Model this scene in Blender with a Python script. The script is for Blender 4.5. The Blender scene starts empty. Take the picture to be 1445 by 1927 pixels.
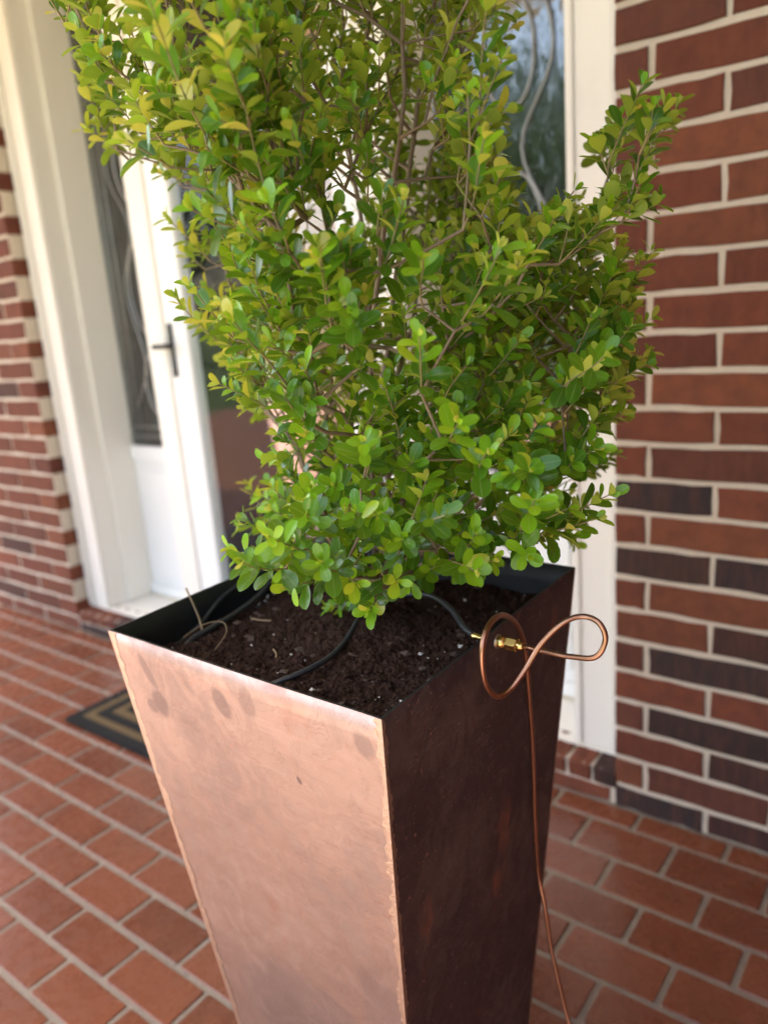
import bpy, bmesh, math, random
import numpy as np
from mathutils import Vector, Matrix, noise

S = bpy.context.scene
COL = S.collection
rnd = random.Random(11)
rng = np.random.default_rng(11)

# ------------------------------------------------------------------ camera
F_PX = 1472.04
YAW, PITCH, ROLL = 0.6666, 0.2533, -0.0780
CAM = np.array([0.6284, -1.6211, 1.2159])
fw = np.array([-math.sin(YAW) * math.cos(PITCH), math.cos(YAW) * math.cos(PITCH), -math.sin(PITCH)])
_r = np.array([math.cos(YAW), math.sin(YAW), 0.0])
_u = np.cross(_r, fw)
rt = _r * math.cos(ROLL) + _u * math.sin(ROLL)
up = -_r * math.sin(ROLL) + _u * math.cos(ROLL)
cd = bpy.data.cameras.new('camera')
cam = bpy.data.objects.new('camera', cd)
COL.objects.link(cam)
cam.matrix_world = Matrix(((rt[0], up[0], -fw[0], CAM[0]), (rt[1], up[1], -fw[1], CAM[1]), (rt[2], up[2], -fw[2], CAM[2]), (0, 0, 0, 1)))
cd.sensor_fit = 'HORIZONTAL'
cd.sensor_width = 36.0
cd.lens = F_PX / 1445 * 36.0
cd.clip_start = 0.02
cd.clip_end = 600
cd.dof.use_dof = True
cd.dof.focus_distance = 0.80
cd.dof.aperture_fstop = 4.1
S.camera = cam

# ------------------------------------------------------------------ sky, sun, exposure
SUN_EL, SUN_PHI = math.radians(58), math.radians(72)
sun_dir = Vector((-math.sin(SUN_PHI) * math.cos(SUN_EL), -math.cos(SUN_PHI) * math.cos(SUN_EL), math.sin(SUN_EL)))
w = bpy.data.worlds.new('World')
S.world = w
w.use_nodes = True
nt = w.node_tree
sky = nt.nodes.new('ShaderNodeTexSky')
sky.sky_type = 'NISHITA'
sky.sun_disc = False
sky.dust_density = 3.5
sky.ozone_density = 0.6
sky.sun_elevation = SUN_EL
sky.sun_rotation = math.atan2(sun_dir.x, sun_dir.y)
nt.links.new(sky.outputs[0], nt.nodes['Background'].inputs[0])
nt.nodes['Background'].inputs[1].default_value = 0.15
sl = bpy.data.lights.new('sun', 'SUN')
sl.energy = 4.5
sl.angle = math.radians(0.5)
sl.color = (1.0, 0.95, 0.87)
so = bpy.data.objects.new('sun', sl)
COL.objects.link(so)
so.rotation_euler = sun_dir.to_track_quat('Z', 'Y').to_euler()
S.view_settings.view_transform = 'Standard'
S.view_settings.look = 'None'
S.view_settings.exposure = 2.5
S.view_settings.gamma = 1.0
S.cycles.use_denoising = True
S.cycles.max_bounces = 10
S.cycles.transparent_max_bounces = 16
S.cycles.sample_clamp_indirect = 8.0

# ------------------------------------------------------------------ helpers
def link(name, me, mats, parent=None, **props):
    o = bpy.data.objects.new(name, me)
    COL.objects.link(o)
    if mats is not None and not me.materials:
        for m in (mats if isinstance(mats, (list, tuple)) else [mats]):
            me.materials.append(m)
    if parent is not None:
        o.parent = parent
    for k, v in props.items():
        o[k] = v
    return o

def empty(name, label, cat, group=None, loc=(0, 0, 0)):
    o = bpy.data.objects.new(name, None)
    COL.objects.link(o)
    o.empty_display_size = 0.05
    o.location = loc
    o['label'] = label
    o['category'] = cat
    if group:
        o['group'] = group
    return o

def pydata(name, verts, faces, smooth=False):
    me = bpy.data.meshes.new(name)
    me.from_pydata([tuple(v) for v in verts], [], faces)
    me.update()
    if smooth:
        me.polygons.foreach_set('use_smooth', [True] * len(me.polygons))
    return me

def from_bm(name, bm, smooth=False):
    me = bpy.data.meshes.new(name)
    bmesh.ops.recalc_face_normals(bm, faces=bm.faces)
    bm.to_mesh(me)
    bm.free()
    if smooth:
        me.polygons.foreach_set('use_smooth', [True] * len(me.polygons))
    return me

def bm_box(bm, x0, x1, y0, y1, z0, z1, bev=0.0):
    vs = [bm.verts.new(p) for p in ((x0, y0, z0), (x1, y0, z0), (x1, y1, z0), (x0, y1, z0), (x0, y0, z1), (x1, y0, z1), (x1, y1, z1), (x0, y1, z1))]
    fs = [bm.faces.new([vs[i] for i in f]) for f in ((0, 3, 2, 1), (4, 5, 6, 7), (0, 1, 5, 4), (1, 2, 6, 5), (2, 3, 7, 6), (3, 0, 4, 7))]
    if bev:
        es = list({e for f in fs for e in f.edges})
        bmesh.ops.bevel(bm, geom=es, offset=bev, segments=2, affect='EDGES', clamp_overlap=True)

def box(name, x0, x1, y0, y1, z0, z1, m, parent=None, bev=0.0, **props):
    bm = bmesh.new()
    bm_box(bm, x0, x1, y0, y1, z0, z1, bev)
    return link(name, from_bm(name, bm), m, parent, **props)

def catmull(pts, n=8):
    P = [Vector(p) for p in pts]
    P = [P[0] * 2 - P[1]] + P + [P[-1] * 2 - P[-2]]
    out = []
    for i in range(1, len(P) - 2):
        for k in range(n):
            t = k / n
            a, b, c, d = P[i - 1], P[i], P[i + 1], P[i + 2]
            out.append(0.5 * ((2 * b) + (c - a) * t + (2 * a - 5 * b + 4 * c - d) * t * t + (3 * b - a - 3 * c + d) * t ** 3))
    out.append(P[-2])
    return out

def tube_mesh(name, pts, rad, sides=10, cap=True):
    """pts: list of Vector; rad: float or list"""
    V, Fc = [], []
    n = len(pts)
    t0 = (pts[1] - pts[0]).normalized()
    ref = Vector((0, 0, 1)) if abs(t0.z) < 0.9 else Vector((1, 0, 0))
    nrm = t0.cross(ref).normalized()
    for i, p in enumerate(pts):
        t = (pts[min(i + 1, n - 1)] - pts[max(i - 1, 0)]).normalized()
        nrm = (nrm - t * nrm.dot(t)).normalized()
        b = t.cross(nrm)
        r = rad[i] if isinstance(rad, (list, tuple)) else rad
        for k in range(sides):
            a = 2 * math.pi * k / sides
            V.append(p + (nrm * math.cos(a) + b * math.sin(a)) * r)
    for i in range(n - 1):
        for k in range(sides):
            k2 = (k + 1) % sides
            Fc.append((i * sides + k, i * sides + k2, (i + 1) * sides + k2, (i + 1) * sides + k))
    if cap:
        Fc.append(tuple(range(sides))[::-1])
        Fc.append(tuple((n - 1) * sides + k for k in range(sides)))
    return pydata(name, V, Fc, True)

def lathe_x(name, prof, sides=24, flat=False):
    """profile (x, r) revolved round the X axis"""
    V, Fc = [], []
    for x, r in prof:
        for k in range(sides):
            a = 2 * math.pi * (k + 0.5) / sides
            V.append((x, r * math.cos(a), r * math.sin(a)))
    for i in range(len(prof) - 1):
        for k in range(sides):
            k2 = (k + 1) % sides
            Fc.append((i * sides + k, i * sides + k2, (i + 1) * sides + k2, (i + 1) * sides + k))
    Fc.append(tuple(range(sides))[::-1])
    Fc.append(tuple((len(prof) - 1) * sides + k for k in range(sides)))
    return pydata(name, V, Fc, not flat)

class M:
    """small node material builder"""
    def __init__(s, name):
        s.m = bpy.data.materials.new(name)
        s.m.use_nodes = True
        s.t = s.m.node_tree
        s.b = s.t.nodes['Principled BSDF']
        s.out = s.t.nodes['Material Output']
    def n(s, typ, **kw):
        nd = s.t.nodes.new('ShaderNode' + typ)
        for k, v in kw.items():
            setattr(nd, k, v)
        return nd
    def l(s, a, b):
        s.t.links.new(a, b)
    def set(s, **kw):
        for k, v in kw.items():
            i = s.b.inputs[k.replace('_', ' ')]
            if hasattr(v, 'is_linked'):
                s.l(v, i)
            else:
                i.default_value = v if not (isinstance(v, tuple) and len(v) == 3) else (*v, 1)
        return s
    def obj(s):
        if not hasattr(s, '_o'):
            s._o = s.n('TexCoord').outputs['Object']
        return s._o
    def mapping(s, src, scale=(1, 1, 1), loc=(0, 0, 0), rot=(0, 0, 0)):
        mp = s.n('Mapping')
        s.l(src, mp.inputs[0])
        mp.inputs['Scale'].default_value = scale
        mp.inputs['Location'].default_value = loc
        mp.inputs['Rotation'].default_value = rot
        return mp.outputs[0]
    def noise(s, scale, detail=4, rough=0.55, src=None, dist=0.0):
        nd = s.n('TexNoise')
        s.l(src if src is not None else s.obj(), nd.inputs['Vector'])
        nd.inputs['Scale'].default_value = scale
        nd.inputs['Detail'].default_value = detail
        nd.inputs['Roughness'].default_value = rough
        nd.inputs['Distortion'].default_value = dist
        return nd.outputs['Fac']
    def ramp(s, src, stops, interp='LINEAR'):
        r = s.n('ValToRGB')
        r.color_ramp.interpolation = interp
        el = r.color_ramp.elements
        while len(el) < len(stops):
            el.new(0.5)
        for e, (p, c) in zip(el, stops):
            e.position = p
            e.color = (*c, 1) if isinstance(c, tuple) else (c, c, c, 1)
        s.l(src, r.inputs[0])
        return r.outputs[0]
    def mix(s, fac, a, b, mode='MIX'):
        mx = s.n('Mix', data_type='RGBA', blend_type=mode)
        for v, i in ((fac, 0), (a, 6), (b, 7)):
            if hasattr(v, 'is_linked'):
                s.l(v, mx.inputs[i])
            else:
                mx.inputs[i].default_value = v if not (isinstance(v, tuple) and len(v) == 3) else (*v, 1)
        return mx.outputs[2]
    def math(s, op, a, b=0.0, clamp=False):
        md = s.n('Math', operation=op, use_clamp=clamp)
        for v, i in ((a, 0), (b, 1)):
            if hasattr(v, 'is_linked'):
                s.l(v, md.inputs[i])
            else:
                md.inputs[i].default_value = v
        return md.outputs[0]
    def bump(s, h, strength=0.3, dist=0.002):
        b = s.n('Bump')
        b.inputs['Strength'].default_value = strength
        b.inputs['Distance'].default_value = dist
        s.l(h, b.inputs['Height'])
        s.l(b.outputs[0], s.b.inputs['Normal'])
        return s

# ------------------------------------------------------------------ materials
def world_pos(k):
    g = k.n('NewGeometry')
    return g.outputs['Position']

def mat_brick():
    k = M('brick_clay')
    p = world_pos(k)
    oi = k.n('ObjectInfo')
    blot = k.noise(22, 5, 0.6, p)
    streak = k.noise(60, 3, 0.6, k.mapping(p, (1, 1, 0.18)))
    base = k.mix(k.ramp(blot, [(0.36, 0.0), (0.66, 1.0)]), oi.outputs['Color'], (0.04, 0.018, 0.015))
    k.t.nodes[-1].name
    base2 = k.mix(0.42, oi.outputs['Color'], base)
    base3 = k.mix(k.ramp(streak, [(0.42, 0.0), (0.75, 0.35)]), base2, (0.17, 0.06, 0.035))
    k.set(Base_Color=base3, Roughness=0.82)
    k.b.inputs['Specular IOR Level'].default_value = 0.3
    h = k.math('ADD', k.noise(420, 3, 0.6, p), k.math('MULTIPLY', streak, 1.6))
    k.bump(h, 0.45, 0.0025)
    return k.m

def mat_mortar(name, col, col2, scale=60):
    k = M(name)
    p = world_pos(k)
    k.set(Base_Color=k.mix(k.noise(scale, 6, 0.65, p), col, col2), Roughness=0.92)
    k.bump(k.noise(190, 5, 0.75, p), 0.9, 0.004)
    return k.m

def mat_tile():
    k = M('quarry_tile')
    p = world_pos(k)
    oi = k.n('ObjectInfo')
    a = k.ramp(oi.outputs['Random'], [(0.0, (0.128, 0.036, 0.016)), (0.35, (0.175, 0.050, 0.022)), (0.7, (0.20, 0.061, 0.028)), (1.0, (0.15, 0.046, 0.024))])
    cl = k.noise(9, 5, 0.6, p)
    c = k.mix(k.ramp(cl, [(0.35, 0.0), (0.75, 0.55)]), a, (0.22, 0.078, 0.040))
    c = k.mix(k.ramp(k.noise(3.2, 7, 0.7, k.mapping(p, (1, 1, 1), (4, 2, 0))), [(0.48, 0.0), (0.72, 0.45)]), c, (0.10, 0.045, 0.028))
    fine = k.noise(500, 2, 0.5, p)
    c = k.mix(k.ramp(fine, [(0.25, 0.2), (0.42, 0.0)]), c, (0.09, 0.03, 0.018))
    k.set(Base_Color=c, Roughness=k.ramp(k.noise(30, 4, 0.6, p), [(0.3, 0.20), (0.7, 0.36)]))
    k.b.inputs['Specular IOR Level'].default_value = 0.5
    k.bump(k.noise(180, 3, 0.6, p), 0.12, 0.001)
    return k.m

def mat_paint(name, col, rough=0.45, dirt=0.25):
    k = M(name)
    p = world_pos(k)
    d = k.ramp(k.noise(6, 6, 0.65, k.mapping(p, (1, 1, 0.35))), [(0.5, 0.0), (0.8, dirt)])
    k.set(Base_Color=k.mix(d, col, (0.55, 0.5, 0.4)), Roughness=rough)
    k.bump(k.noise(120, 3, 0.5, k.mapping(p, (1, 1, 0.15))), 0.08, 0.001)
    return k.m

def mat_glass(name, wav=0.0, tint=(0.96, 0.98, 0.97), boost=0.0, ior=1.55):
    k = M(name)
    k.t.nodes.remove(k.b)
    tr = k.n('BsdfTransparent')
    tr.inputs[0].default_value = (*tint, 1)
    gl = k.n('BsdfGlossy')
    gl.inputs['Roughness'].default_value = 0.01
    gl.inputs[0].default_value = (1, 1, 1, 1)
    fr = k.n('Fresnel')
    fr.inputs[0].default_value = ior
    if wav:
        b = k.n('Bump')
        b.inputs['Strength'].default_value = wav
        b.inputs['Distance'].default_value = 0.004
        k.l(k.noise(26, 2, 0.5, k.mapping(world_pos(k), (1.6, 1.6, 0.5))), b.inputs['Height'])
        k.l(b.outputs[0], gl.inputs['Normal'])
        k.l(b.outputs[0], fr.inputs['Normal'])
    mx = k.n('MixShader')
    k.l(k.math('ADD', fr.outputs[0], boost, True), mx.inputs[0])
    k.l(tr.outputs[0], mx.inputs[1])
    k.l(gl.outputs[0], mx.inputs[2])
    k.l(mx.outputs[0], k.out.inputs[0])
    return k.m

def simple(name, col, rough=0.5, metal=0.0, nscale=0, col2=None, bump=0.0, bscale=80):
    k = M(name)
    c = col
    if nscale:
        c = k.mix(k.noise(nscale, 5, 0.6), col, col2)
    k.set(Base_Color=c, Roughness=rough, Metallic=metal)
    if bump:
        k.bump(k.noise(bscale, 4, 0.6), bump, 0.002)
    return k.m

def mat_wood():
    k = M('stained_wood')
    p = world_pos(k)
    g = k.noise(7, 6, 0.65, k.mapping(p, (9, 9, 0.6)), 0.6)
    k.set(Base_Color=k.ramp(g, [(0.3, (0.20, 0.066, 0.024)), (0.55, (0.36, 0.13, 0.05)), (0.8, (0.46, 0.19, 0.08))]), Roughness=0.35)
    return k.m

def mat_copper(name, lo, hi, stains, reds=0.6):
    """lo, hi: ramp positions of the patina noise; stains: ellipses (x, z, rx, rz, angle, strength) on the sheet"""
    k = M(name)
    p = world_pos(k)
    big = k.noise(5.5, 6, 0.62, p, 0.5)
    mid = k.noise(21, 8, 0.68, k.mapping(p, (1, 1, 0.75), (3, 1, 2), (0.3, 0.5, 0.2)), 1.2)
    f = k.math('ADD', k.math('MULTIPLY', big, 0.6), k.math('MULTIPLY', mid, 0.4))
    pat = k.ramp(f, [(lo, 0.0), (hi, 1.0)])
    sx = k.n('SeparateXYZ')
    k.l(p, sx.inputs[0])
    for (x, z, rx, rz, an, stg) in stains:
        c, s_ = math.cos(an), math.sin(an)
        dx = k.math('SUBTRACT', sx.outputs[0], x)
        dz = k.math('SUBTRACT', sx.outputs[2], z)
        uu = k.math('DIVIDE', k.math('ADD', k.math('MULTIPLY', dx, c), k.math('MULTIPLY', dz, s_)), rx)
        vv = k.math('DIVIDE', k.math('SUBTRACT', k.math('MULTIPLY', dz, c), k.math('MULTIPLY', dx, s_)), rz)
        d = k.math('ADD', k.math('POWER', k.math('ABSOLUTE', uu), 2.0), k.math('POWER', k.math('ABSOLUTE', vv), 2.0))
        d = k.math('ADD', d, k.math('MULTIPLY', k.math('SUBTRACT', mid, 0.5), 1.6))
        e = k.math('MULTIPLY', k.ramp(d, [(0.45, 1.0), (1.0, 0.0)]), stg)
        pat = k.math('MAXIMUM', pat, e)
    # thin tide lines where the noise crosses a level
    ln = k.math('ABSOLUTE', k.math('SUBTRACT', mid, 0.52))
    line = k.ramp(ln, [(0.0, 0.9), (0.009, 0.0)])
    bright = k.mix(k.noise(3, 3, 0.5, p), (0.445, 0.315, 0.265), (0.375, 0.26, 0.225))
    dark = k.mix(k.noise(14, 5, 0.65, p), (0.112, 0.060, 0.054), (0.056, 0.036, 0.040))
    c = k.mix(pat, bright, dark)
    red = k.ramp(k.noise(11, 4, 0.6, k.mapping(p, (1, 1, 0.6), (9, 4, 1))), [(0.62, 0.0), (0.72, reds)])
    c = k.mix(red, c, (0.36, 0.13, 0.075))
    c = k.mix(k.math('MULTIPLY', line, 0.5), c, (0.2, 0.1, 0.09))
    sc1 = k.noise(9, 2, 0.5, k.mapping(p, (1.0, 1.0, 30), (0, 0, 0), (0, 0.75, 0)))
    sc2 = k.noise(11, 2, 0.5, k.mapping(p, (1.0, 1.0, 26), (5, 2, 1), (0, -0.35, 0)))
    smask = k.ramp(k.noise(16, 2, 0.5, k.mapping(p, (1, 1, 1), (2, 7, 3))), [(0.5, 0.0), (0.6, 0.5)])
    for sc_, cc_ in ((sc1, (0.24, 0.12, 0.10)), (sc2, (0.66, 0.46, 0.38))):
        lm = k.ramp(k.math('ABSOLUTE', k.math('SUBTRACT', sc_, 0.5)), [(0.0, 1.0), (0.006, 0.0)])
        c = k.mix(k.math('MULTIPLY', lm, smask), c, cc_)
    spk = k.ramp(k.noise(170, 3, 0.6, p), [(0.65, 0.0), (0.70, 0.8)])
    c = k.mix(spk, c, (0.42, 0.22, 0.16))
    rough = k.math('ADD', k.math('MULTIPLY', pat, 0.16), k.ramp(mid, [(0.3, 0.42), (0.7, 0.58)]))
    scr = k.noise(14, 4, 0.6, k.mapping(p, (1.0, 1.0, 16), (0, 0, 0), (0, 0.7, 0)))
    k.set(Base_Color=c, Metallic=k.math('SUBTRACT', 1.0, k.math('MULTIPLY', pat, 0.3)), Roughness=rough)
    h = k.math('ADD', k.math('MULTIPLY', k.noise(7, 3, 0.5, p), 4.0), k.math('MULTIPLY', scr, 0.15))
    h = k.math('ADD', h, k.math('MULTIPLY', mid, 0.3))
    k.bump(h, 0.35, 0.004)
    return k.m

def mat_leaf():
    k = M('boxwood_leaf')
    at = k.n('Attribute', attribute_name='tint')
    uv = k.n('TexCoord').outputs['UV']
    sp = k.n('SeparateXYZ')
    k.l(uv, sp.inputs[0])
    au = k.math('ABSOLUTE', k.math('SUBTRACT', sp.outputs[0], 0.5))
    rib = k.ramp(au, [(0.0, 1.0), (0.05, 0.0)])
    edge = k.ramp(au, [(0.44, 0.0), (0.5, 1.0)])
    tint = at.outputs['Fac']
    top = k.ramp(tint, [(0.0, (0.022, 0.070, 0.007)), (0.3, (0.050, 0.155, 0.009)), (0.6, (0.155, 0.36, 0.011)), (0.93, (0.30, 0.52, 0.016)), (1.0, (0.52, 0.48, 0.06))])
    und = k.ramp(tint, [(0.0, (0.19, 0.24, 0.03)), (0.5, (0.36, 0.42, 0.045)), (1.0, (0.62, 0.56, 0.10))])
    g = k.n('NewGeometry')
    col = k.mix(g.outputs['Backfacing'], top, und)
    col = k.mix(k.math('MULTIPLY', rib, 0.45), col, (0.36, 0.45, 0.12))
    col = k.mix(k.math('MULTIPLY', edge, 0.35), col, (0.30, 0.42, 0.06))
    vein = k.noise(900, 2, 0.5)
    col = k.mix(k.math('MULTIPLY', k.math('SUBTRACT', vein, 0.5), 0.35), col, (0.02, 0.06, 0.01))
    k.set(Base_Color=col, Roughness=k.math('ADD', 0.24, k.math('MULTIPLY', g.outputs['Backfacing'], 0.35)))
    k.b.inputs['Specular IOR Level'].default_value = 0.42
    tl = k.n('BsdfTranslucent')
    tcol = k.ramp(tint, [(0.0, (0.13, 0.25, 0.012)), (0.6, (0.38, 0.53, 0.02)), (1.0, (0.70, 0.62, 0.06))])
    k.l(tcol, tl.inputs[0])
    mx = k.n('MixShader')
    mx.inputs[0].default_value = 0.36
    k.l(k.b.outputs[0], mx.inputs[1])
    k.l(tl.outputs[0], mx.inputs[2])
    k.l(mx.outputs[0], k.out.inputs[0])
    return k.m

BRICK = mat_brick()
MORTAR = mat_mortar('cream_mortar', (0.72, 0.63, 0.50), (0.56, 0.47, 0.36))
GROUT = mat_mortar('grey_grout', (0.36, 0.295, 0.22), (0.21, 0.165, 0.12), 7)
TILE = mat_tile()
WHITE = mat_paint('white_gloss_paint', (0.81, 0.77, 0.69))
WHITE2 = mat_paint('white_door_paint', (0.82, 0.81, 0.78), 0.35, 0.1)
GLASS = mat_glass('clear_glass', 0.0, ior=1.38)
LEADED = mat_glass('bevelled_glass', 0.55, (0.55, 0.6, 0.6), boost=0.08)
CAULK = simple('yellowed_caulk', (0.50, 0.42, 0.27), 0.7, 0, 30, (0.66, 0.60, 0.48))
CAME = simple('lead_came', (0.36, 0.36, 0.35), 0.45, 0.7)
BLACKM = simple('black_iron', (0.015, 0.014, 0.014), 0.42, 0.6)
WOOD = mat_wood()
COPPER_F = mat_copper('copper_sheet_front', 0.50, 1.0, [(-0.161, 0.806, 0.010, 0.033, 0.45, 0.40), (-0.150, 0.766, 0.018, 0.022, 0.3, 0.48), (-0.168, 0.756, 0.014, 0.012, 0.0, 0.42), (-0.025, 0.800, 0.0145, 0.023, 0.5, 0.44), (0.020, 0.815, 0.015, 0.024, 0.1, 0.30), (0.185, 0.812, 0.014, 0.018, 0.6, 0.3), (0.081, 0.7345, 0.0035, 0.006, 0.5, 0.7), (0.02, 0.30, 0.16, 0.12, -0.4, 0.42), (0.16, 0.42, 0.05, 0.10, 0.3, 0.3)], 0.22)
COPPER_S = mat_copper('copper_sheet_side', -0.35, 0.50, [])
INNER = simple('tarred_inside', (0.012, 0.014, 0.018), 0.5, 0.2, 20, (0.022, 0.02, 0.02))
SOLDER = simple('bright_seam_copper', (0.62, 0.47, 0.37), 0.45, 1.0, 110, (0.46, 0.31, 0.24), 0.5, 300)
TUBE = simple('drawn_copper', (0.50, 0.25, 0.15), 0.33, 1.0, 35, (0.34, 0.18, 0.12))
BRASS = simple('brass', (0.80, 0.58, 0.20), 0.22, 1.0, 60, (0.7, 0.5, 0.2))
RUBBER = simple('black_polythene', (0.032, 0.034, 0.038), 0.30)
STRAW = simple('dry_straw', (0.42, 0.30, 0.16), 0.7, 0, 90, (0.28, 0.19, 0.10))
CORD = simple('grey_cord', (0.34, 0.32, 0.29), 0.6)
SOIL = simple('dark_compost', (0.011, 0.006, 0.0042), 0.95, 0, 70, (0.058, 0.029, 0.018), 0.9, 300)
PERL = simple('perlite', (0.62, 0.58, 0.5), 0.9)
BARK = simple('boxwood_bark', (0.27, 0.19, 0.115), 0.85, 0, 70, (0.12, 0.085, 0.055), 0.8, 160)
TWIG = simple('twig_bark', (0.30, 0.24, 0.09), 0.7, 0, 90, (0.20, 0.13, 0.06))
LEAF = mat_leaf()
MATB = simple('black_mat_fibre', (0.010, 0.010, 0.010), 1.0, 0, 300, (0.035, 0.033, 0.03), 0.8, 400)
MATT = simple('tan_mat_fibre', (0.17, 0.115, 0.055), 0.95, 0, 300, (0.11, 0.075, 0.04), 0.8, 400)
ADDED_CEIL = mat_paint('added_ceiling_paint', (0.74, 0.72, 0.67))
for _m in (MATB, MATT, SOIL):
    _m.node_tree.nodes['Principled BSDF'].inputs['Specular IOR Level'].default_value = 0.12
ADDED_LAWN = simple('added_lawn_grass', (0.06, 0.11, 0.025), 0.9, 0, 4, (0.09, 0.13, 0.035), 0.8, 60)
ADDED_WALK = mat_mortar('added_pale_concrete', (0.46, 0.43, 0.38), (0.38, 0.35, 0.31), 8)
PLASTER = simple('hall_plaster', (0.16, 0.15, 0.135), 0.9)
TBARK = simple('tree_bark', (0.10, 0.075, 0.055), 0.9, 0, 12, (0.06, 0.045, 0.035), 0.8, 30)
TLEAF = simple('tree_foliage', (0.05, 0.10, 0.02), 0.6, 0, 0.8, (0.09, 0.14, 0.035))

# ------------------------------------------------------------------ setting: floor
GX0, GX1, PE = -4.6, 2.8, -1.95
porch = box('porch_floor', GX0, GX1, PE, 0.35, -0.16, -0.0030, GROUT, kind='structure', label='red quarry tile porch floor with grey grout', category='floor')
rows = [0.0, -0.071, -0.183, -0.290, -0.397, -0.504, -0.607, -0.711, -0.814, -0.918, -1.020, -1.118]
while rows[-1] > PE + 0.1:
    rows.append(rows[-1] - 0.103)

def tile_mesh(L, Wd, seed):
    r = random.Random(seed)
    J = lambda a: a + r.uniform(-0.0008, 0.0008)
    ch, bv, h = 0.003, 0.0015, 0.010
    x, y = L / 2, Wd / 2
    ring = [(x - ch, y), (-x + ch, y), (-x, y - ch), (-x, -y + ch), (-x + ch, -y), (x - ch, -y), (x, -y + ch), (x, y - ch)]
    ring = [(J(a), J(b)) for a, b in ring]
    V = [(a, b, -h) for a, b in ring] + [(a, b, -bv) for a, b in ring] + [(a * (1 - 2 * bv / L), b * (1 - 2 * bv / Wd), 0) for a, b in ring]
    Fc = []
    for q in range(2):
        for i in range(8):
            j = (i + 1) % 8
            Fc.append((q * 8 + i, q * 8 + j, q * 8 + 8 + j, q * 8 + 8 + i))
    Fc.append(tuple(range(16, 24)))
    return pydata('tile', V, Fc)

tiles = []
for i in range(len(rows) - 1):
    y0, y1 = rows[i], rows[i + 1]
    off = (0.068 if i % 2 == 0 else 0.168)
    if i == 0:
        off = 0.066
    x = off - 0.2 * math.ceil((off - GX0) / 0.2)
    while x < GX1 + 0.1:
        a, b = max(x, GX0), min(x + 0.2, GX1)
        if b - a > 0.05:
            tiles.append(((a + b) / 2, (y0 + y1) / 2, b - a - 0.0118, y0 - y1 - 0.0118))
        x += 0.2

def project(P):
    v = np.asarray(P, float) - CAM
    z = v @ fw
    return np.stack([722.5 + F_PX * (v @ rt) / z, 963.5 - F_PX * (v @ up) / z, z], -1)

pr = project([(t[0], t[1], 0) for t in tiles])
def tile_rank(i):
    x, y, z = pr[i]
    outx = max(0, -x, x - 1445) + max(0, -y, y - 1927)
    hid = 1.0 if (-0.55 < tiles[i][0] < 0.12 and tiles[i][1] > -0.85 and tiles[i][1] < -0.1) else 0.0
    return (z if z > 0.05 else 50) + outx / 300 + hid * 2
order = sorted(range(len(tiles)), key=tile_rank)
TM = {}
rest_v, rest_f = [], []
for q, i in enumerate(order):
    x, y, L, Wd = tiles[i]
    if q < 296:
        kk = (round(L, 3), round(Wd, 3), q % 3)
        if kk not in TM:
            TM[kk] = tile_mesh(L, Wd, hash(kk) % 999)
        o = link('tile', TM[kk], TILE, porch)
        o.location = (x, y, rnd.uniform(-0.0007, 0.0004))
        o.rotation_euler = (rnd.uniform(-.004, .004), rnd.uniform(-.003, .003), rnd.uniform(-.004, .004))
    else:
        n0 = len(rest_v)
        a, b = L / 2, Wd / 2
        rest_v += [(x - a, y - b, -.009), (x + a, y - b, -.009), (x + a, y + b, -.009), (x - a, y + b, -.009), (x - a, y - b, 0), (x + a, y - b, 0), (x + a, y + b, 0), (x - a, y + b, 0)]
        rest_f += [tuple(n0 + j for j in f) for f in ((4, 5, 6, 7), (0, 1, 5, 4), (1, 2, 6, 5), (2, 3, 7, 6), (3, 0, 4, 7))]
link('far_tiles', pydata('far_tiles', rest_v, rest_f), TILE, porch, kind='stuff')

# ------------------------------------------------------------------ setting: unseen lawn, deck, path and ceiling, added for light and reflections
bm = bmesh.new()
bm_box(bm, -150, 150, -200, PE, -0.5, -0.16)
bm_box(bm, -150, GX0, PE, 60, -0.5, -0.161)
bm_box(bm, GX1, 150, PE, 60, -0.5, -0.161)
link('ground', from_bm('ground', bm), ADDED_LAWN, kind='structure', label='unseen mown green lawn added in front of the porch', category='ground')
box('deck', -9.0, -2.604, -7.0, PE - .004, -0.30, -0.148, WOOD, kind='structure', label='unseen brown timber deck added for its brown reflection', category='deck')  # out of view, added so the storm glass reflects brown
box('added_path', -2.6, 2.2, -4.6, PE - .004, -0.30, -0.150, ADDED_WALK, kind='structure', label='unseen pale concrete path added along the front of the porch', category='path')  # out of view, added so the copper front reflects pale neutral ground
box('added_ceiling', GX0, GX1, -2.12, 0.35, 2.70, 2.86, ADDED_CEIL, kind='structure', label='unseen white painted porch ceiling added for shade', category='ceiling')  # out of view, added to keep the sun off the porch
bm = bmesh.new()
bm_box(bm, -3.4, 1.0, 0.36, 0.40, -0.1, 0.0)     # threshold floor
bm_box(bm, -3.4, 1.0, 2.2, 2.25, -0.1, 2.7)
bm_box(bm, -3.45, -3.4, 0.42, 2.25, -0.1, 2.7)
bm_box(bm, 1.0, 1.05, 0.42, 2.25, -0.1, 2.7)
bm_box(bm, -3.4, 1.0, 0.42, 2.2, -0.12, -0.02)
bm_box(bm, -3.4, 1.0, 0.42, 2.2, 2.6, 2.7)
link('entrance_hall', from_bm('entrance_hall', bm), PLASTER, kind='structure', label='dim plastered hall behind the front door', category='room')

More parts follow.
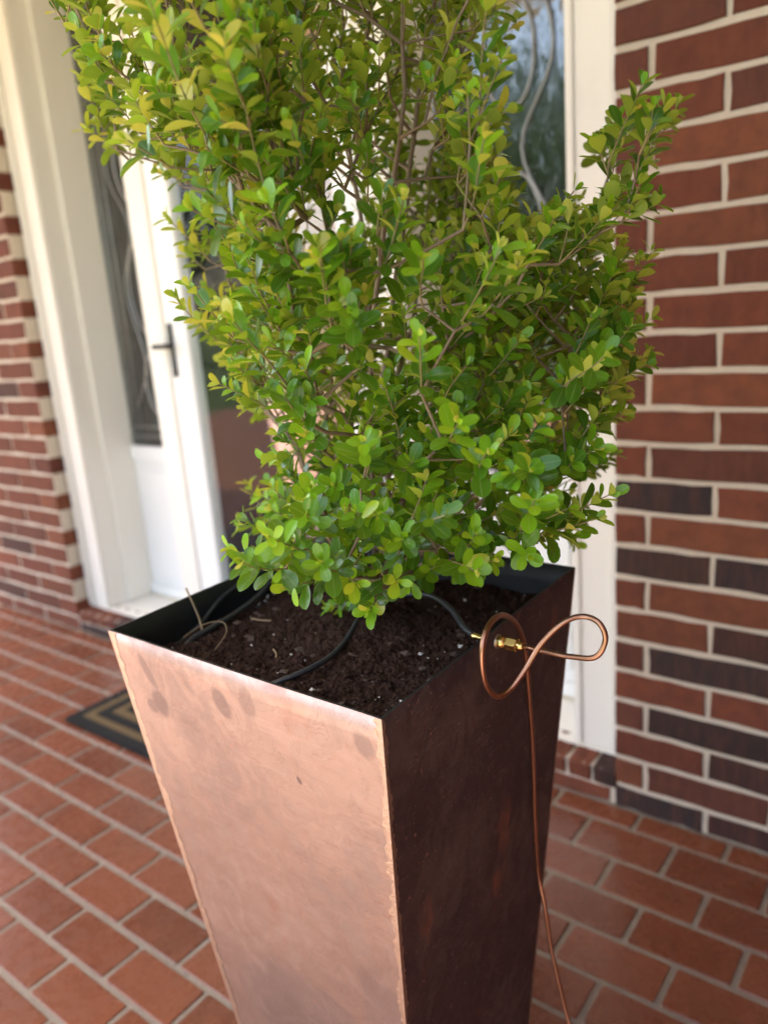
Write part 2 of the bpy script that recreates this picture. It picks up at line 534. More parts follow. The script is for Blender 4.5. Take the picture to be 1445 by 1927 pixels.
# ------------------------------------------------------------------ brick walls
COURSE, MODL, Z0 = 0.0762, 0.272, -0.0153
BR = {}
def brick_mesh(L, H, D, var):
    """face towards -Y, ragged outline, slight arris"""
    key = (round(L, 3), round(H, 3), round(D, 3), var)
    if key in BR:
        return BR[key]
    r = random.Random(hash(key) % 7919)
    x, z = L / 2, H / 2
    nx = 5 if L > 0.15 else 3
    per = []
    for i in range(nx):
        per.append((-x + L * i / nx, -z))
    per += [(x, -z), (x, 0)]
    for i in range(nx):
        per.append((x - L * i / nx, z))
    per += [(-x, z), (-x, 0)]
    per = [(a + r.uniform(-.0024, .0020), b + r.uniform(-.0022, .0018)) for a, b in per]
    n = len(per)
    bv = 0.0022
    V = [(a * (1 - 2 * bv / L), -D / 2, b * (1 - 2 * bv / H)) for a, b in per] + [(a, -D / 2 + bv, b) for a, b in per] + [(a, D / 2, b) for a, b in per]
    Fc = [tuple(range(n))]
    for q in range(2):
        for i in range(n):
            j = (i + 1) % n
            Fc.append((q * n + j, q * n + i, q * n + n + i, q * n + n + j))
    BR[key] = pydata('brick', V, Fc)
    return BR[key]

RED = [(0.155, 0.043, 0.021), (0.17, 0.049, 0.024), (0.135, 0.037, 0.020), (0.19, 0.060, 0.027), (0.125, 0.040, 0.024)]
DARK = [(0.034, 0.022, 0.020), (0.046, 0.025, 0.021), (0.030, 0.021, 0.021), (0.055, 0.025, 0.020)]
def add_brick(parent, x0, x1, z0, z1, yf, D, dark):
    L, H = x1 - x0, z1 - z0
    me = brick_mesh(L, H, D, rnd.randrange(3))
    o = link('brick', me, BRICK, parent)
    o.location = ((x0 + x1) / 2, yf + D / 2 + rnd.uniform(-.0012, .0016), (z0 + z1) / 2)
    c = rnd.choice(DARK if dark else RED)
    f = rnd.uniform(0.85, 1.15)
    o.color = (c[0] * f, c[1] * f, c[2] * f, 1)
    return o

def wall(parent, xa, xb, o_even, o_odd, ncourse, dark_fn, jt=0.0125, D=0.092):
    for kx in range(ncourse):
        zb = kx * COURSE + Z0 + jt / 2
        zt = (kx + 1) * COURSE + Z0 - jt / 2
        if kx == 0:
            zb = 0.002
        off = o_odd if kx % 2 else o_even
        x = off - MODL * math.ceil((off - xa) / MODL)
        while x < xb:
            a = x + jt / 2 if x > xa + 1e-4 else xa
            b = min(x + MODL - jt / 2, xb)
            a = max(a, xa)
            if b - a > 0.025:
                add_brick(parent, a, b, zb, zt, 0.0, D, rnd.random() < dark_fn(kx, (a + b) / 2))
            x += MODL

NC = 36
wr = empty('brick_wall', 'red and charcoal brick wall right of the white door surround', 'wall')
box('mortar', 0.0025, 1.749, 0.0045, 0.10, 0.0, 2.70, MORTAR, wr)
# which courses open with the short piece next to the jamb
dk = {(0, 0), (0, 1), (1, 2), (2, 1), (3, 1), (4, 2), (5, 1), (6, 1), (8, 0), (8, 1), (10, 0), (22, 2)}
wall(wr, 0.0, 1.745, 0.2081, 0.0723, NC, lambda kx, x: (1.0 if (kx, int((x + (0.2 if kx % 2 else 0.064)) / MODL)) in dk else (0.0 if x < 0.45 else 0.15)))
wl = empty('brick_wall', 'red brick wall left of the white door surround, ending in a return', 'wall')
box('mortar', -4.40, -2.3225, 0.0045, 0.345, 0.0, 2.70, MORTAR, wl)
wall(wl, -4.40, -2.32, -2.32 + 0.0, -2.32 - 0.136, NC, lambda kx, x: 0.10)
shade_wall = box('brick_wall', 1.75, 1.99, -2.6, 0.3, 0.0, 2.70, BRICK, None, 0.004, label='unseen plain brick wing wall added to darken the porch end', category='wall')  # out of view, added to darken the right floor and copper side
shade_wall.color = (0.12, 0.036, 0.022, 1)
sl_ = empty('brick_sill', 'low rowlock brick sill under the white door surround', 'sill')
box('mortar', -2.319, -0.001, 0.006, 0.34, 0.0, 0.088, MORTAR, sl_)
x = -2.318
while x < -0.01:
    b = min(x + 0.252, -0.008)
    add_brick(sl_, x, b - 0.006, 0.002, 0.040, 0.002, 0.06, rnd.random() < .5)
    x += 0.264
x = -2.316
while x < -0.03:
    # a brick on edge, its top sloping down to the porch
    bmx = brick_mesh(0.056, 0.044, 0.105, rnd.randrange(3))
    o = link('brick', bmx, BRICK, sl_)
    o.location = (x + 0.028, 0.052, 0.073)
    o.rotation_euler = (0.13, 0, rnd.uniform(-.02, .02))
    c = rnd.choice(RED + DARK[:2])
    o.color = (*c, 1)
    x += 0.0665

# ------------------------------------------------------------------ door surround
fr = empty('door_surround', 'white painted door surround with casings, posts and recessed sidelights', 'door frame')
HT = 2.42
def casing(x0, x1, inner):
    bm = bmesh.new()
    bm_box(bm, x0, x1, 0.070, 0.32, 0.100, HT, 0.004)
    o = link('casing', from_bm('casing', bm), WHITE, fr)
    # moulded bead on the casing face, near its outer edge
    xo = x0 + 0.004 if inner > 0 else x1 - 0.034
    box('bead', xo, xo + 0.030, 0.055, 0.072, 0.103, HT - .01, WHITE, o, 0.006)
    xi = x1 - 0.022 if inner > 0 else x0 + 0.003
    box('bead', xi, xi + 0.019, 0.064, 0.0715, 0.103, HT - .01, WHITE, o, 0.003)
casing(-2.318, -2.185, 1)
casing(-0.135, -0.002, -1)
# stop on the left and right jambs half way to the glass
box('stop', -2.187, -2.168, 0.155, 0.315, 0.102, HT - .01, WHITE, fr, 0.003)
box('stop', -0.152, -0.133, 0.155, 0.315, 0.102, HT - .01, WHITE, fr, 0.003)
def post(x0, x1):
    box('post', x0, x1, 0.100, 0.32, 0.100, HT, WHITE, fr, 0.004)
post(-1.715, -1.612)
post(-0.708, -0.605)
box('head_casing', -2.318, -0.002, 0.072, 0.33, HT + .001, 2.695, WHITE, fr, 0.004)
box('sill_board', -2.316, -0.004, 0.062, 0.33, 0.0935, 0.1005, WHITE, fr, 0.002)
SDE = []
for sx0, sx1 in ((-2.168, -1.715), (-0.605, -0.152)):
    pn = box('apron_panel', sx0, sx1, 0.282, 0.318, 0.1015, 0.745, WHITE2, fr, 0.002)
    box('raised_field', sx0 + 0.075, sx1 - 0.075, 0.270, 0.283, 0.19, 0.655, WHITE2, pn, 0.006)
    box('rail', sx0 + .001, sx1 - .001, 0.268, 0.2815, 0.690, 0.752, WHITE2, pn, 0.004)
    box('rail', sx0 + .001, sx1 - .001, 0.268, 0.2815, 0.102, 0.150, WHITE2, pn, 0.004)
    box('caulk', sx0 + .002, sx1 - .002, 0.258, 0.2675, 0.1010, 0.1075, CAULK, pn, 0.002)
    pane = box('pane', sx0 + .001, sx1 - .001, 0.292, 0.298, 0.753, HT - 0.05, LEADED, fr)
    def came(pts, r=0.0035):
        link('came', tube_mesh('came', [Vector(p) for p in pts], r, 6), CAME, pane)
    yg = 0.2905
    zb, zt = 0.753, HT - 0.05
    for d in (0.035, 0.075):
        for xx in (sx0 + d, sx1 - d):
            came([(xx, yg, zb), (xx, yg, zt)])
        came([(sx0, yg - .001, zb + d), (sx1, yg - .001, zb + d)])
        came([(sx0, yg - .001, zt - d), (sx1, yg - .001, zt - d)])
    xc = (sx0 + sx1) / 2
    for zc, rx, rz in ((1.36, 0.085, 0.17), (1.80, 0.07, 0.13), (1.0, 0.07, 0.12)):
        came([(xc + rx * math.cos(a), yg - .002, zc + rz * math.sin(a)) for a in np.linspace(0, 2 * math.pi, 25)], 0.004)
    for sg in (-1, 1):
        came([(p.x, p.y, p.z) for p in catmull([(xc + sg * .15, yg - .003, 0.9), (xc + sg * .05, yg - .003, 1.08), (xc + sg * .11, yg - .003, 1.36), (xc + sg * .03, yg - .003, 1.58), (xc + sg * .12, yg - .003, 1.8), (xc + sg * .02, yg - .003, 2.1)], 6)], 0.0035)

# ------------------------------------------------------------------ glazed storm door and the wooden door behind it
sd = empty('storm_door', 'white framed full glass storm door with black pull handle', 'door')
x0, x1 = -1.610, -0.710
box('stile', x0, x0 + 0.112, 0.104, 0.140, 0.104, 2.30, WHITE2, sd, 0.004)
box('stile', x1 - 0.112, x1, 0.104, 0.140, 0.104, 2.30, WHITE2, sd, 0.004)
box('rail', x0 + .113, x1 - .113, 0.105, 0.139, 0.104, 0.29, WHITE2, sd, 0.004)
box('rail', x0 + .113, x1 - .113, 0.105, 0.139, 2.17, 2.30, WHITE2, sd, 0.004)
box('pane', x0 + .1135, x1 - .1135, 0.119, 0.125, 0.291, 2.169, GLASS, sd)
bm = bmesh.new()
bm_box(bm, -1.590, -1.572, 0.094, 0.1035, 1.045, 1.225, 0.003)
hp = link('handle', from_bm('handle', bm), BLACKM, sd)
bm = bmesh.new()
bm_box(bm, -1.640, -1.560, 0.056, 0.070, 1.142, 1.158, 0.004)
link('lever', from_bm('lever', bm), BLACKM, hp)
bm = bmesh.new()
bm_box(bm, -1.588, -1.574, 0.068, 0.096, 1.143, 1.157, 0.002)
link('spindle', from_bm('spindle', bm), BLACKM, hp)
box('head_board', -1.611, -0.709, 0.106, 0.32, 2.302, HT - .001, WHITE, fr)
wd = empty('wooden_door', 'brown stained wooden front door behind the storm door glass', 'door')
box('slab', -1.608, -0.712, 0.252, 0.296, 0.104, 2.30, WOOD, wd, 0.002)
for xa, xb, za, zb in ((-1.48, -1.19, 0.25, 0.88), (-1.13, -0.84, 0.25, 0.88), (-1.48, -1.19, 1.22, 2.14), (-1.13, -0.84, 1.22, 2.14)):
    box('panel', xa, xb, 0.238, 0.2535, za, zb, WOOD, wd, 0.010)
bm = bmesh.new()
bm_box(bm, -1.575, -1.510, 0.238, 0.2515, 0.99, 1.20, 0.004)
hs = link('lock_plate', from_bm('lock_plate', bm), BLACKM, wd)
bm = bmesh.new()
bm_box(bm, -1.560, -1.430, 0.205, 0.222, 1.055, 1.075, 0.005)
bm_box(bm, -1.555, -1.535, 0.221, 0.239, 1.055, 1.075)
link('lever', from_bm('lever', bm), BLACKM, hs)

# ------------------------------------------------------------------ door mat
dm = empty('door_mat', 'black door mat with tan concentric rectangles on the tiles', 'mat', loc=(-1.20, -0.262, 0))
mx0, mx1, my0, my1 = -0.455, 0.455, -0.216, 0.216
box('backing', mx0, mx1, my0, my1, 0.001, 0.008, MATB, dm, 0.002)
def ring(d0, d1, name, m, h):
    bm = bmesh.new()
    A = [(mx0 + d0, my0 + d0), (mx1 - d0, my0 + d0), (mx1 - d0, my1 - d0), (mx0 + d0, my1 - d0)]
    B = [(mx0 + d1, my0 + d1), (mx1 - d1, my0 + d1), (mx1 - d1, my1 - d1), (mx0 + d1, my1 - d1)]
    va = [bm.verts.new((*p, h)) for p in A]
    vb = [bm.verts.new((*p, h)) for p in B]
    vc = [bm.verts.new((*p, 0.0085)) for p in A]
    vd = [bm.verts.new((*p, 0.0085)) for p in B]
    for i in range(4):
        j = (i + 1) % 4
        bm.faces.new((va[i], va[j], vb[j], vb[i]))
        bm.faces.new((vc[i], vc[j], va[j], va[i]))
        bm.faces.new((vb[i], vb[j], vd[j], vd[i]))
    link(name, from_bm(name, bm), m, dm)
for i in range(6):
    d = 0.004 + i * 0.034
    ring(d, d + (0.036 if i == 0 else 0.031), 'black_band' if i % 2 == 0 else 'tan_band', MATB if i % 2 == 0 else MATT, 0.0135 if i % 2 == 0 else 0.0125)

# ------------------------------------------------------------------ planter
RZ = 0.85
T = {'F': (0.212, -1.120), 'L': (-0.226, -1.115), 'R': (0.197, -0.655), 'B': (-0.241, -0.650)}
cx = sum(v[0] for v in T.values()) / 4
cy = sum(v[1] for v in T.values()) / 4
BS = 0.295 / 0.452
Bt = {k: (cx + 0.007 + (v[0] - cx) * BS, cy + (v[1] - cy) * BS) for k, v in T.items()}
def side_pt(k, z, inset=0.0):
    f = (RZ - z) / RZ
    x = T[k][0] + (Bt[k][0] - T[k][0]) * f
    y = T[k][1] + (Bt[k][1] - T[k][1]) * f
    sx = 1 if k in 'FR' else -1
    sy = -1 if k in 'FL' else 1
    return Vector((x - sx * inset, y - sy * inset, z))
pl = empty('copper_planter', 'tall tapered square copper planter with mottled patina and rough seams', 'planter', loc=(0, 0, 0))
def sheet(a, b, m, label=None):
    """one wall of the planter as a 2.5 mm sheet, slightly oil-canned"""
    nu, nv = 18, 30
    V, Fc = [], []
    ctr = Vector((cx, cy, 0))
    n = (side_pt(b, .4) - side_pt(a, .4)).cross(Vector((0, 0, 1))).normalized()
    if n.dot(side_pt(a, .4) - ctr) < 0:
        n = -n
    for lay in range(2):
        for j in range(nv + 1):
            z = 0.002 + (RZ - 0.002) * j / nv
            for i in range(nu + 1):
                u = i / nu
                p = side_pt(a, z).lerp(side_pt(b, z), u)
                wob = 0.0022 * noise.noise(Vector((p.x * 6 + n.x * 9, p.y * 6, z * 5))) * min(1, 12 * u, 12 * (1 - u))
                V.append(p + n * (wob - 0.0030 * lay))
    W_ = nu + 1
    off = W_ * (nv + 1)
    for j in range(nv):
        for i in range(nu):
            q = j * W_ + i
            Fc.append((q, q + 1, q + W_ + 1, q + W_))
            Fc.append((off + q, off + q + W_, off + q + W_ + 1, off + q + 1))
    for i in range(nu):
        q = nv * W_ + i
        Fc.append((q, q + 1, off + q + 1, off + q))
    me = pydata('copper_sheet', V, Fc, True)
    for mm in (m, INNER):
        me.materials.append(mm)
    for f in me.polygons:
        vs = list(f.vertices)
        if any(v >= off for v in vs) and not all(v >= off for v in vs):
            f.use_smooth = False
        if all(v >= off for v in vs):
            f.material_index = 1
        elif any(v >= off for v in vs):
            f.material_index = 1
    bmt = bmesh.new()
    bmt.from_mesh(me)
    bmesh.ops.recalc_face_normals(bmt, faces=bmt.faces)
    bmt.to_mesh(me)
    bmt.free()
    o = link('copper_sheet', me, None, pl)
    if label:
        o['label'] = label
    return o
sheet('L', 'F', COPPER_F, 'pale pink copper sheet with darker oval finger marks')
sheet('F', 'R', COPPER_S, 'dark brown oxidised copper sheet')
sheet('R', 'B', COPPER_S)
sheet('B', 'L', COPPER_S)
# ragged ground-down seams along the corners
def seam(k, nb1, nb2, seed, w1, w2):
    r = random.Random(seed)
    V, Fc = [], []
    N = 210
    a1, a2 = w1, w2
    for i in range(N + 1):
        z = 0.003 + (RZ - 0.0035) * i / N
        c = side_pt(k, z, -0.0006)
        e1 = (side_pt(nb1, z) - side_pt(k, z)).normalized()
        e2 = (side_pt(nb2, z) - side_pt(k, z)).normalized()
        s1 = w1 * (0.62 + 0.45 * noise.noise(Vector((seed, z * 24, 0))) + 0.4 * noise.noise(Vector((seed, z * 95, 4)))) + r.uniform(0, 0.25) * w1 * (r.random() < .25)
        s2 = w2 * (0.55 + 0.45 * noise.noise(Vector((seed + 7, z * 30, 2))) + 0.4 * noise.noise(Vector((seed, z * 110, 8)))) + r.uniform(0, 0.3) * w2 * (r.random() < .25)
        o1, o2 = -e2, -e1
        V += [side_pt(k, z) + e1 * s1 + o1 * 0.0002, side_pt(k, z) + e1 * s1 * .45 + o1 * 0.0007, c, side_pt(k, z) + e2 * s2 * .45 + o2 * 0.0007, side_pt(k, z) + e2 * s2 + o2 * 0.0002]
    for i in range(N):
        for q in range(4):
            Fc.append((i * 5 + q, i * 5 + q + 1, i * 5 + q + 6, i * 5 + q + 5))
    me = pydata('seam', V, Fc)
    link('seam', me, SOLDER, pl)
seam('F', 'L', 'R', 3, 0.0105, 0.0095)
seam('L', 'F', 'B', 5, 0.015, 0.006)
seam('R', 'F', 'B', 8, 0.004, 0.006)
seam('B', 'L', 'R', 9, 0.006, 0.006)

# ------------------------------------------------------------------ compost
SZ = 0.802
c4 = {k: side_pt(k, SZ - .02, 0.0036) for k in 'FLRB'}
NS = 170
V, Fc = [], []
for j in range(NS + 1):
    for i in range(NS + 1):
        u, v = i / NS, j / NS
        p = (c4['L'] * (1 - u) + c4['F'] * u) * (1 - v) + (c4['B'] * (1 - u) + c4['R'] * u) * v
        z = SZ + 0.009 * noise.noise(Vector((p.x * 9, p.y * 9, 1))) + 0.006 * noise.noise(Vector((p.x * 40, p.y * 40, 5))) + 0.0035 * noise.noise(Vector((p.x * 120, p.y * 120, 9)))
        z += 0.0017 * rnd.uniform(-1, 1)
        z += 0.016 * math.exp(-((p.x + .02) ** 2 + (p.y + .85) ** 2) / .006)
        V.append((p.x, p.y, z))
for j in range(NS):
    for i in range(NS):
        q = j * (NS + 1) + i
        Fc.append((q, q + 1, q + NS + 2, q + NS + 1))
soil = link('potting_soil', pydata('potting_soil', V, Fc), SOIL, kind='stuff', label='dark crumbly potting soil filling the copper planter', category='soil')
def soil_z(x, y):
    return SZ + 0.009 * noise.noise(Vector((x * 9, y * 9, 1))) + 0.006 * noise.noise(Vector((x * 40, y * 40, 5)))
def crumbs(name, n, smin, smax, m, seed, flat=1.0):
    r = random.Random(seed)
    V, Fc = [], []
    for _ in range(n):
        u, v = r.uniform(.02, .98), r.uniform(.02, .98)
        p = (c4['L'] * (1 - u) + c4['F'] * u) * (1 - v) + (c4['B'] * (1 - u) + c4['R'] * u) * v
        s = smin + (smax - smin) * r.random() ** 2.5
        b = len(V)
        zc = soil_z(p.x, p.y) + s * .3
        R_ = Matrix.Rotation(r.uniform(0, 6.28), 3, 'Z') @ Matrix.Rotation(r.uniform(0, 3.1), 3, 'X')
        for d in ((1, 0, 0), (-1, 0, 0), (0, 1, 0), (0, -1, 0), (0, 0, 1), (0, 0, -1)):
            q = R_ @ (Vector(d) * s * r.uniform(.6, 1.2))
            V.append((p.x + q.x * 1.3, p.y + q.y, zc + q.z * flat))
        for f in ((0, 2, 4), (2, 1, 4), (1, 3, 4), (3, 0, 4), (2, 0, 5), (1, 2, 5), (3, 1, 5), (0, 3, 5)):
            Fc.append(tuple(b + t for t in f))
    return link(name, pydata(name, V, Fc), m, soil, kind='stuff')
crumbs('soil_crumbs', 4200, 0.0008, 0.0045, SOIL, 2)
crumbs('bark_chips', 170, 0.002, 0.009, simple('bark_chip', (0.09, 0.055, 0.04), 0.9, 0, 60, (0.05, 0.03, 0.02)), 5, 0.5)
crumbs('perlite_grains', 150, 0.0007, 0.0036, PERL, 3)

# ------------------------------------------------------------------ things on the compost
def cable(name, pts, r, m, label, cat, n=8, sides=10):
    pts = [(a, b, c + 0.014 if c < 0.822 else c) for a, b, c in pts]
    return link(name, tube_mesh(name, catmull(pts, n), r, sides), m, label=label, category=cat)
cable('drip_hose', [(0.178, -0.889, 0.834), (0.150, -0.872, 0.833), (0.105, -0.835, 0.838), (0.052, -0.805, 0.836), (0.000, -0.800, 0.826), (-0.022, -0.822, 0.812), (-0.018, -0.868, 0.802), (0.004, -0.925, 0.796), (0.020, -0.975, 0.796), (0.018, -1.018, 0.795), (-0.010, -1.060, 0.785), (-0.03, -1.085, 0.77)], 0.0036, RUBBER, 'black drip hose arching from the brass fitting over the soil', 'hose')
cable('drip_hose', [(-0.175, -1.06, 0.772), (-0.19, -1.025, 0.790), (-0.188, -0.985, 0.797), (-0.196, -0.930, 0.798), (-0.210, -0.872, 0.802), (-0.232, -0.80, 0.815), (-0.227, -0.735, 0.838), (-0.20, -0.69, 0.86), (-0.16, -0.672, 0.835), (-0.13, -0.69, 0.78)], 0.0042, RUBBER, 'grey-black hose curving along the soil beside the straw stem', 'hose')
cable('drip_hose', [(-0.212, -1.04, 0.780), (-0.217, -0.985, 0.793), (-0.222, -0.93, 0.818), (-0.228, -0.86, 0.840), (-0.232, -0.77, 0.838), (-0.22, -0.70, 0.79)], 0.0032, RUBBER, 'thin black hose lying along the inner left wall of the planter', 'hose')
box('hose_stake', -0.186, -0.176, -0.722, -0.712, 0.75, 0.862, RUBBER, None, 0.002, label='black upright plastic stake standing in the soil by the hose', category='stake')
cable('drip_hose', [(-0.10, -0.70, 0.78), (-0.108, -0.705, 0.82), (-0.115, -0.70, 0.85), (-0.118, -0.69, 0.80)], 0.003, RUBBER, 'short black hose end poking out of the soil beside the stake', 'hose')
# pale chain-like cord: linked beads
bm = bmesh.new()
cp = catmull([(-0.205, -0.90, 0.795), (-0.208, -0.865, 0.803), (-0.205, -0.83, 0.82), (-0.20, -0.80, 0.84), (-0.19, -0.775, 0.858)], 4)
for i, p in enumerate(cp):
    mt = Matrix.Translation(p + Vector((0.0025 * (-1) ** i, 0, 0.001))) @ Matrix.Rotation(0.9 * (-1) ** i, 4, 'X') @ Matrix.Diagonal((0.0026, 0.0026, 0.005, 1))
    bmesh.ops.create_icosphere(bm, subdivisions=1, radius=1, matrix=mt)
link('twisted_cord', from_bm('twisted_cord', bm, True), CORD, label='pale twisted cord running down onto the soil beside the hose', category='cord')
cable('string_loop', [(-0.192, -1.03, 0.80), (-0.185, -1.0, 0.808), (-0.165, -0.985, 0.81), (-0.14, -1.0, 0.805), (-0.135, -1.03, 0.79)], 0.0005, STRAW, 'thin pale loop of string over the end of the hose', 'string', 6, 6)
for pts, r_, lab in (([(-0.196, -0.995, 0.79), (-0.214, -0.985, 0.825), (-0.232, -0.985, 0.862)], 0.0014, 'dry straw stem leaning up against the inner wall of the planter'),
                     ([(-0.166, -0.932, 0.797), (-0.152, -0.927, 0.7985), (-0.138, -0.921, 0.798)], 0.0011, 'short dry straw lying on the soil beside the hose'),
                     ([(-0.075, -0.916, 0.797), (-0.05, -0.917, 0.7985), (-0.022, -0.915, 0.7975)], 0.0012, 'dry straw lying flat in the middle of the soil'),
                     ([(-0.07, -0.985, 0.797), (-0.058, -0.992, 0.798), (-0.048, -1.002, 0.797)], 0.0010, 'small dry straw lying near the arching hose')):
    pts = [(a, b, max(c - .014, soil_z(a, b) - .010) if c < .82 else c) for a, b, c in pts]
    cable('straw_stem', pts, r_, STRAW, lab, 'straw', 5, 6)

# ------------------------------------------------------------------ copper water line and its brass fitting
TP = [(0.2568, -0.8934, 0.8364), (0.2768, -0.8934, 0.8364), (0.2968, -0.8934, 0.8370), (0.3255, -0.8955, 0.8438), (0.3352, -0.8919, 0.8638), (0.3287, -0.8914, 0.8811), (0.3109, -0.8909, 0.8855), (0.2935, -0.9032, 0.8798), (0.2747, -0.9162, 0.8579), (0.2613, -0.9288, 0.8304), (0.2506, -0.9462, 0.8105), (0.2446, -0.9645, 0.8089), (0.2422, -0.9813, 0.8293), (0.2426, -0.9882, 0.8565), (0.2435, -0.9857, 0.8793), (0.2416, -0.9671, 0.8929), (0.2352, -0.9297, 0.8873), (0.226, -0.8864, 0.8618), (0.217, -0.852, 0.8268), (0.2119, -0.8343, 0.7904), (0.2072, -0.8216, 0.7404), (0.2010, -0.8049, 0.6701), (0.1955, -0.7927, 0.5985), (0.1905, -0.784, 0.526), (0.1870, -0.7725, 0.4313), (0.1969, -0.775, 0.3791), (0.2083, -0.78, 0.312), (0.2241, -0.785, 0.2505), (0.2386, -0.79, 0.2069), (0.262, -0.80, 0.155), (0.305, -0.83, 0.075), (0.345, -0.87, 0.016), (0.40, -0.93, 0.004), (0.52, -1.05, 0.004), (0.75, -1.25, 0.004)]
wlne = empty('copper_water_line', 'looped thin copper tube with brass compression fitting on the planter side', 'pipe', loc=(0, 0, 0))
tb = link('tube', tube_mesh('tube', catmull(TP, 10), 0.0031, 12), TUBE, wlne)
FX, FY, FZ = 0.2060, -0.8934, 0.8364
def hexnut(name, xa, xb, r, m, chamf=0.0008):
    o = link(name, lathe_x(name, [(xa, r * .9), (xa + chamf, r), (xb - chamf, r), (xb, r * .9)], 6, True), m, wlne)
    o.location = (FX, FY, FZ)
    o.rotation_euler = (0.3, 0, 0)
    return o
ft = link('fitting_body', lathe_x('fitting_body', [(-0.012, 0.0052), (0.0, 0.0052), (0.001, 0.0068), (0.009, 0.0068), (0.0095, 0.0056), (0.013, 0.0056)]), BRASS, wlne)
ft.location = (FX, FY, FZ)
ws = link('washer', lathe_x('washer', [(0.0006, 0.0086), (0.0022, 0.0086), (0.0024, 0.006)]), simple('zinc_washer', (0.55, 0.53, 0.5), 0.3, 1.0), wlne)
ws.location = (FX, FY, FZ)
hexnut('compression_nut', 0.013, 0.027, 0.0082, BRASS)
cone = link('nut_collar', lathe_x('nut_collar', [(0.0265, 0.0068), (0.031, 0.0046), (0.0335, 0.0040), (0.034, 0.0032)]), BRASS, wlne)
cone.location = (FX, FY, FZ)
hexnut('inner_nut', -0.0155, -0.0045, 0.0082, BRASS)
br = link('hose_barb', lathe_x('hose_barb', [(-0.034, 0.0030), (-0.030, 0.0042), (-0.024, 0.0036), (-0.015, 0.0040)]), BRASS, wlne)
br.location = (FX, FY, FZ)
tail = link('tube_inlet', lathe_x('tube_inlet', [(0.033, 0.0031), (0.060, 0.0031)], 12), TUBE, wlne)
tail.location = (FX, FY, FZ)

# ------------------------------------------------------------------ boxwood
poly = np.array([(640, 1118), (585, 1075), (520, 1066), (495, 1050), (510, 985), (560, 940), (530, 860), (475, 790), (410, 705), (385, 620), (440, 565), (335, 505), (345, 480), (450, 455), (410, 385), (300, 352), (215, 300), (170, 235), (140, 185), (150, 110), (115, 50), (85, -20), (150, -120), (330, -330), (560, -420), (760, -330), (900, -120), (935, 0), (945, 110), (940, 240), (935, 330), (965, 425), (1095, 440), (1125, 400), (1120, 310), (1130, 265), (1165, 300), (1215, 265), (1240, 285), (1225, 350), (1195, 420), (1165, 480), (1190, 545), (1165, 620), (1180, 720), (1140, 820), (1130, 880), (1085, 960), (1060, 1020), (1000, 1050), (945, 1020), (900, 1010), (850, 1065), (790, 1085), (740, 1105), (690, 1105)], float)
def inside(pt):
    x, y = pt[:, 0][:, None], pt[:, 1][:, None]
    x1, y1 = poly[:, 0][None], poly[:, 1][None]
    x2, y2 = np.roll(poly[:, 0], -1)[None], np.roll(poly[:, 1], -1)[None]
    cond = (y1 > y) != (y2 > y)
    with np.errstate(divide='ignore', invalid='ignore'):
        xi = (x2 - x1) * (y - y1) / (y2 - y1) + x1
    return (np.sum(cond & (x < xi), axis=1) % 2) == 1

# twigs grow past their bases: pull the outline of the bases in
_c = poly.mean(0)
_nx, _pv = np.roll(poly, -1, 0), np.roll(poly, 1, 0)
_tn = _nx - _pv
_nn = np.stack([_tn[:, 1], -_tn[:, 0]], 1) / np.linalg.norm(_tn, axis=1)[:, None]
_area = 0.5 * np.sum(poly[:, 0] * _nx[:, 1] - _nx[:, 0] * poly[:, 1])
_in = np.where((poly[:, 1] > 960) & (poly[:, 0] < 1000), -4.0, np.where(((poly[:, 0] < 420) & (poly[:, 1] < 380)) | ((poly[:, 0] > 1050) & (poly[:, 1] < 480)), 8.0, 24.0))
poly = poly - _nn * np.sign(_area) * _in[:, None]
AX = np.array([-0.015, -0.855])          # stem position in the planter
fh = np.array([fw[0], fw[1]]) / math.hypot(fw[0], fw[1])
rh = np.array([fh[1], -fh[0]])
def crown_r(z):
    return np.interp(z, [0.80, 0.86, 0.94, 1.05, 1.3, 1.5, 1.7, 1.95, 2.1], [0.10, 0.21, 0.27, 0.30, 0.31, 0.29, 0.25, 0.13, 0.03])
NT = 34000
P = np.stack([rng.uniform(-.6, .55, NT), rng.uniform(-1.35, -.35, NT), rng.uniform(.84, 2.05, NT)], -1)
ok = inside(project(P))
d2 = P[:, :2] - AX
s, l = d2 @ fh, d2 @ rh
R_ = crown_r(P[:, 2])
rad = (s / R_) ** 2 + (l / 0.50) ** 2
ok &= rad < 1
P, rad, s, l = P[ok], rad[ok], s[ok], l[ok]
nz = np.array([noise.noise(Vector((p[0] * 8, p[1] * 8, p[2] * 6.5 + 3))) for p in P])
pp = project(P)
keep = (rng.random(len(P)) < 0.35 + 0.65 * rad) & (nz > -0.09)
# the sparser middle of the upper crown, where the white door shows through
gap = (pp[:, 0] > 600) & (pp[:, 0] < 800) & (pp[:, 1] > 60) & (pp[:, 1] < 500)
keep &= ~(gap & (rng.random(len(P)) < 0.55))
keep &= ~((pp[:, 0] < 470) & (pp[:, 1] < 420) & (nz < 0.12) & (rng.random(len(P)) < 0.75))
keep &= ~((pp[:, 1] < 130) & (rng.random(len(P)) < 0.35))
P, s = P[keep], s[keep]
sel = []
for p in P:
    if len(sel) < 2:
        sel.append(p)
        continue
    if np.min(np.sum((np.array(sel) - p) ** 2, 1)) > 0.0215 ** 2:
        sel.append(p)
    if len(sel) >= 1020:
        break
tips = np.array(sel)
base = np.array([AX[0], AX[1], 0.770])
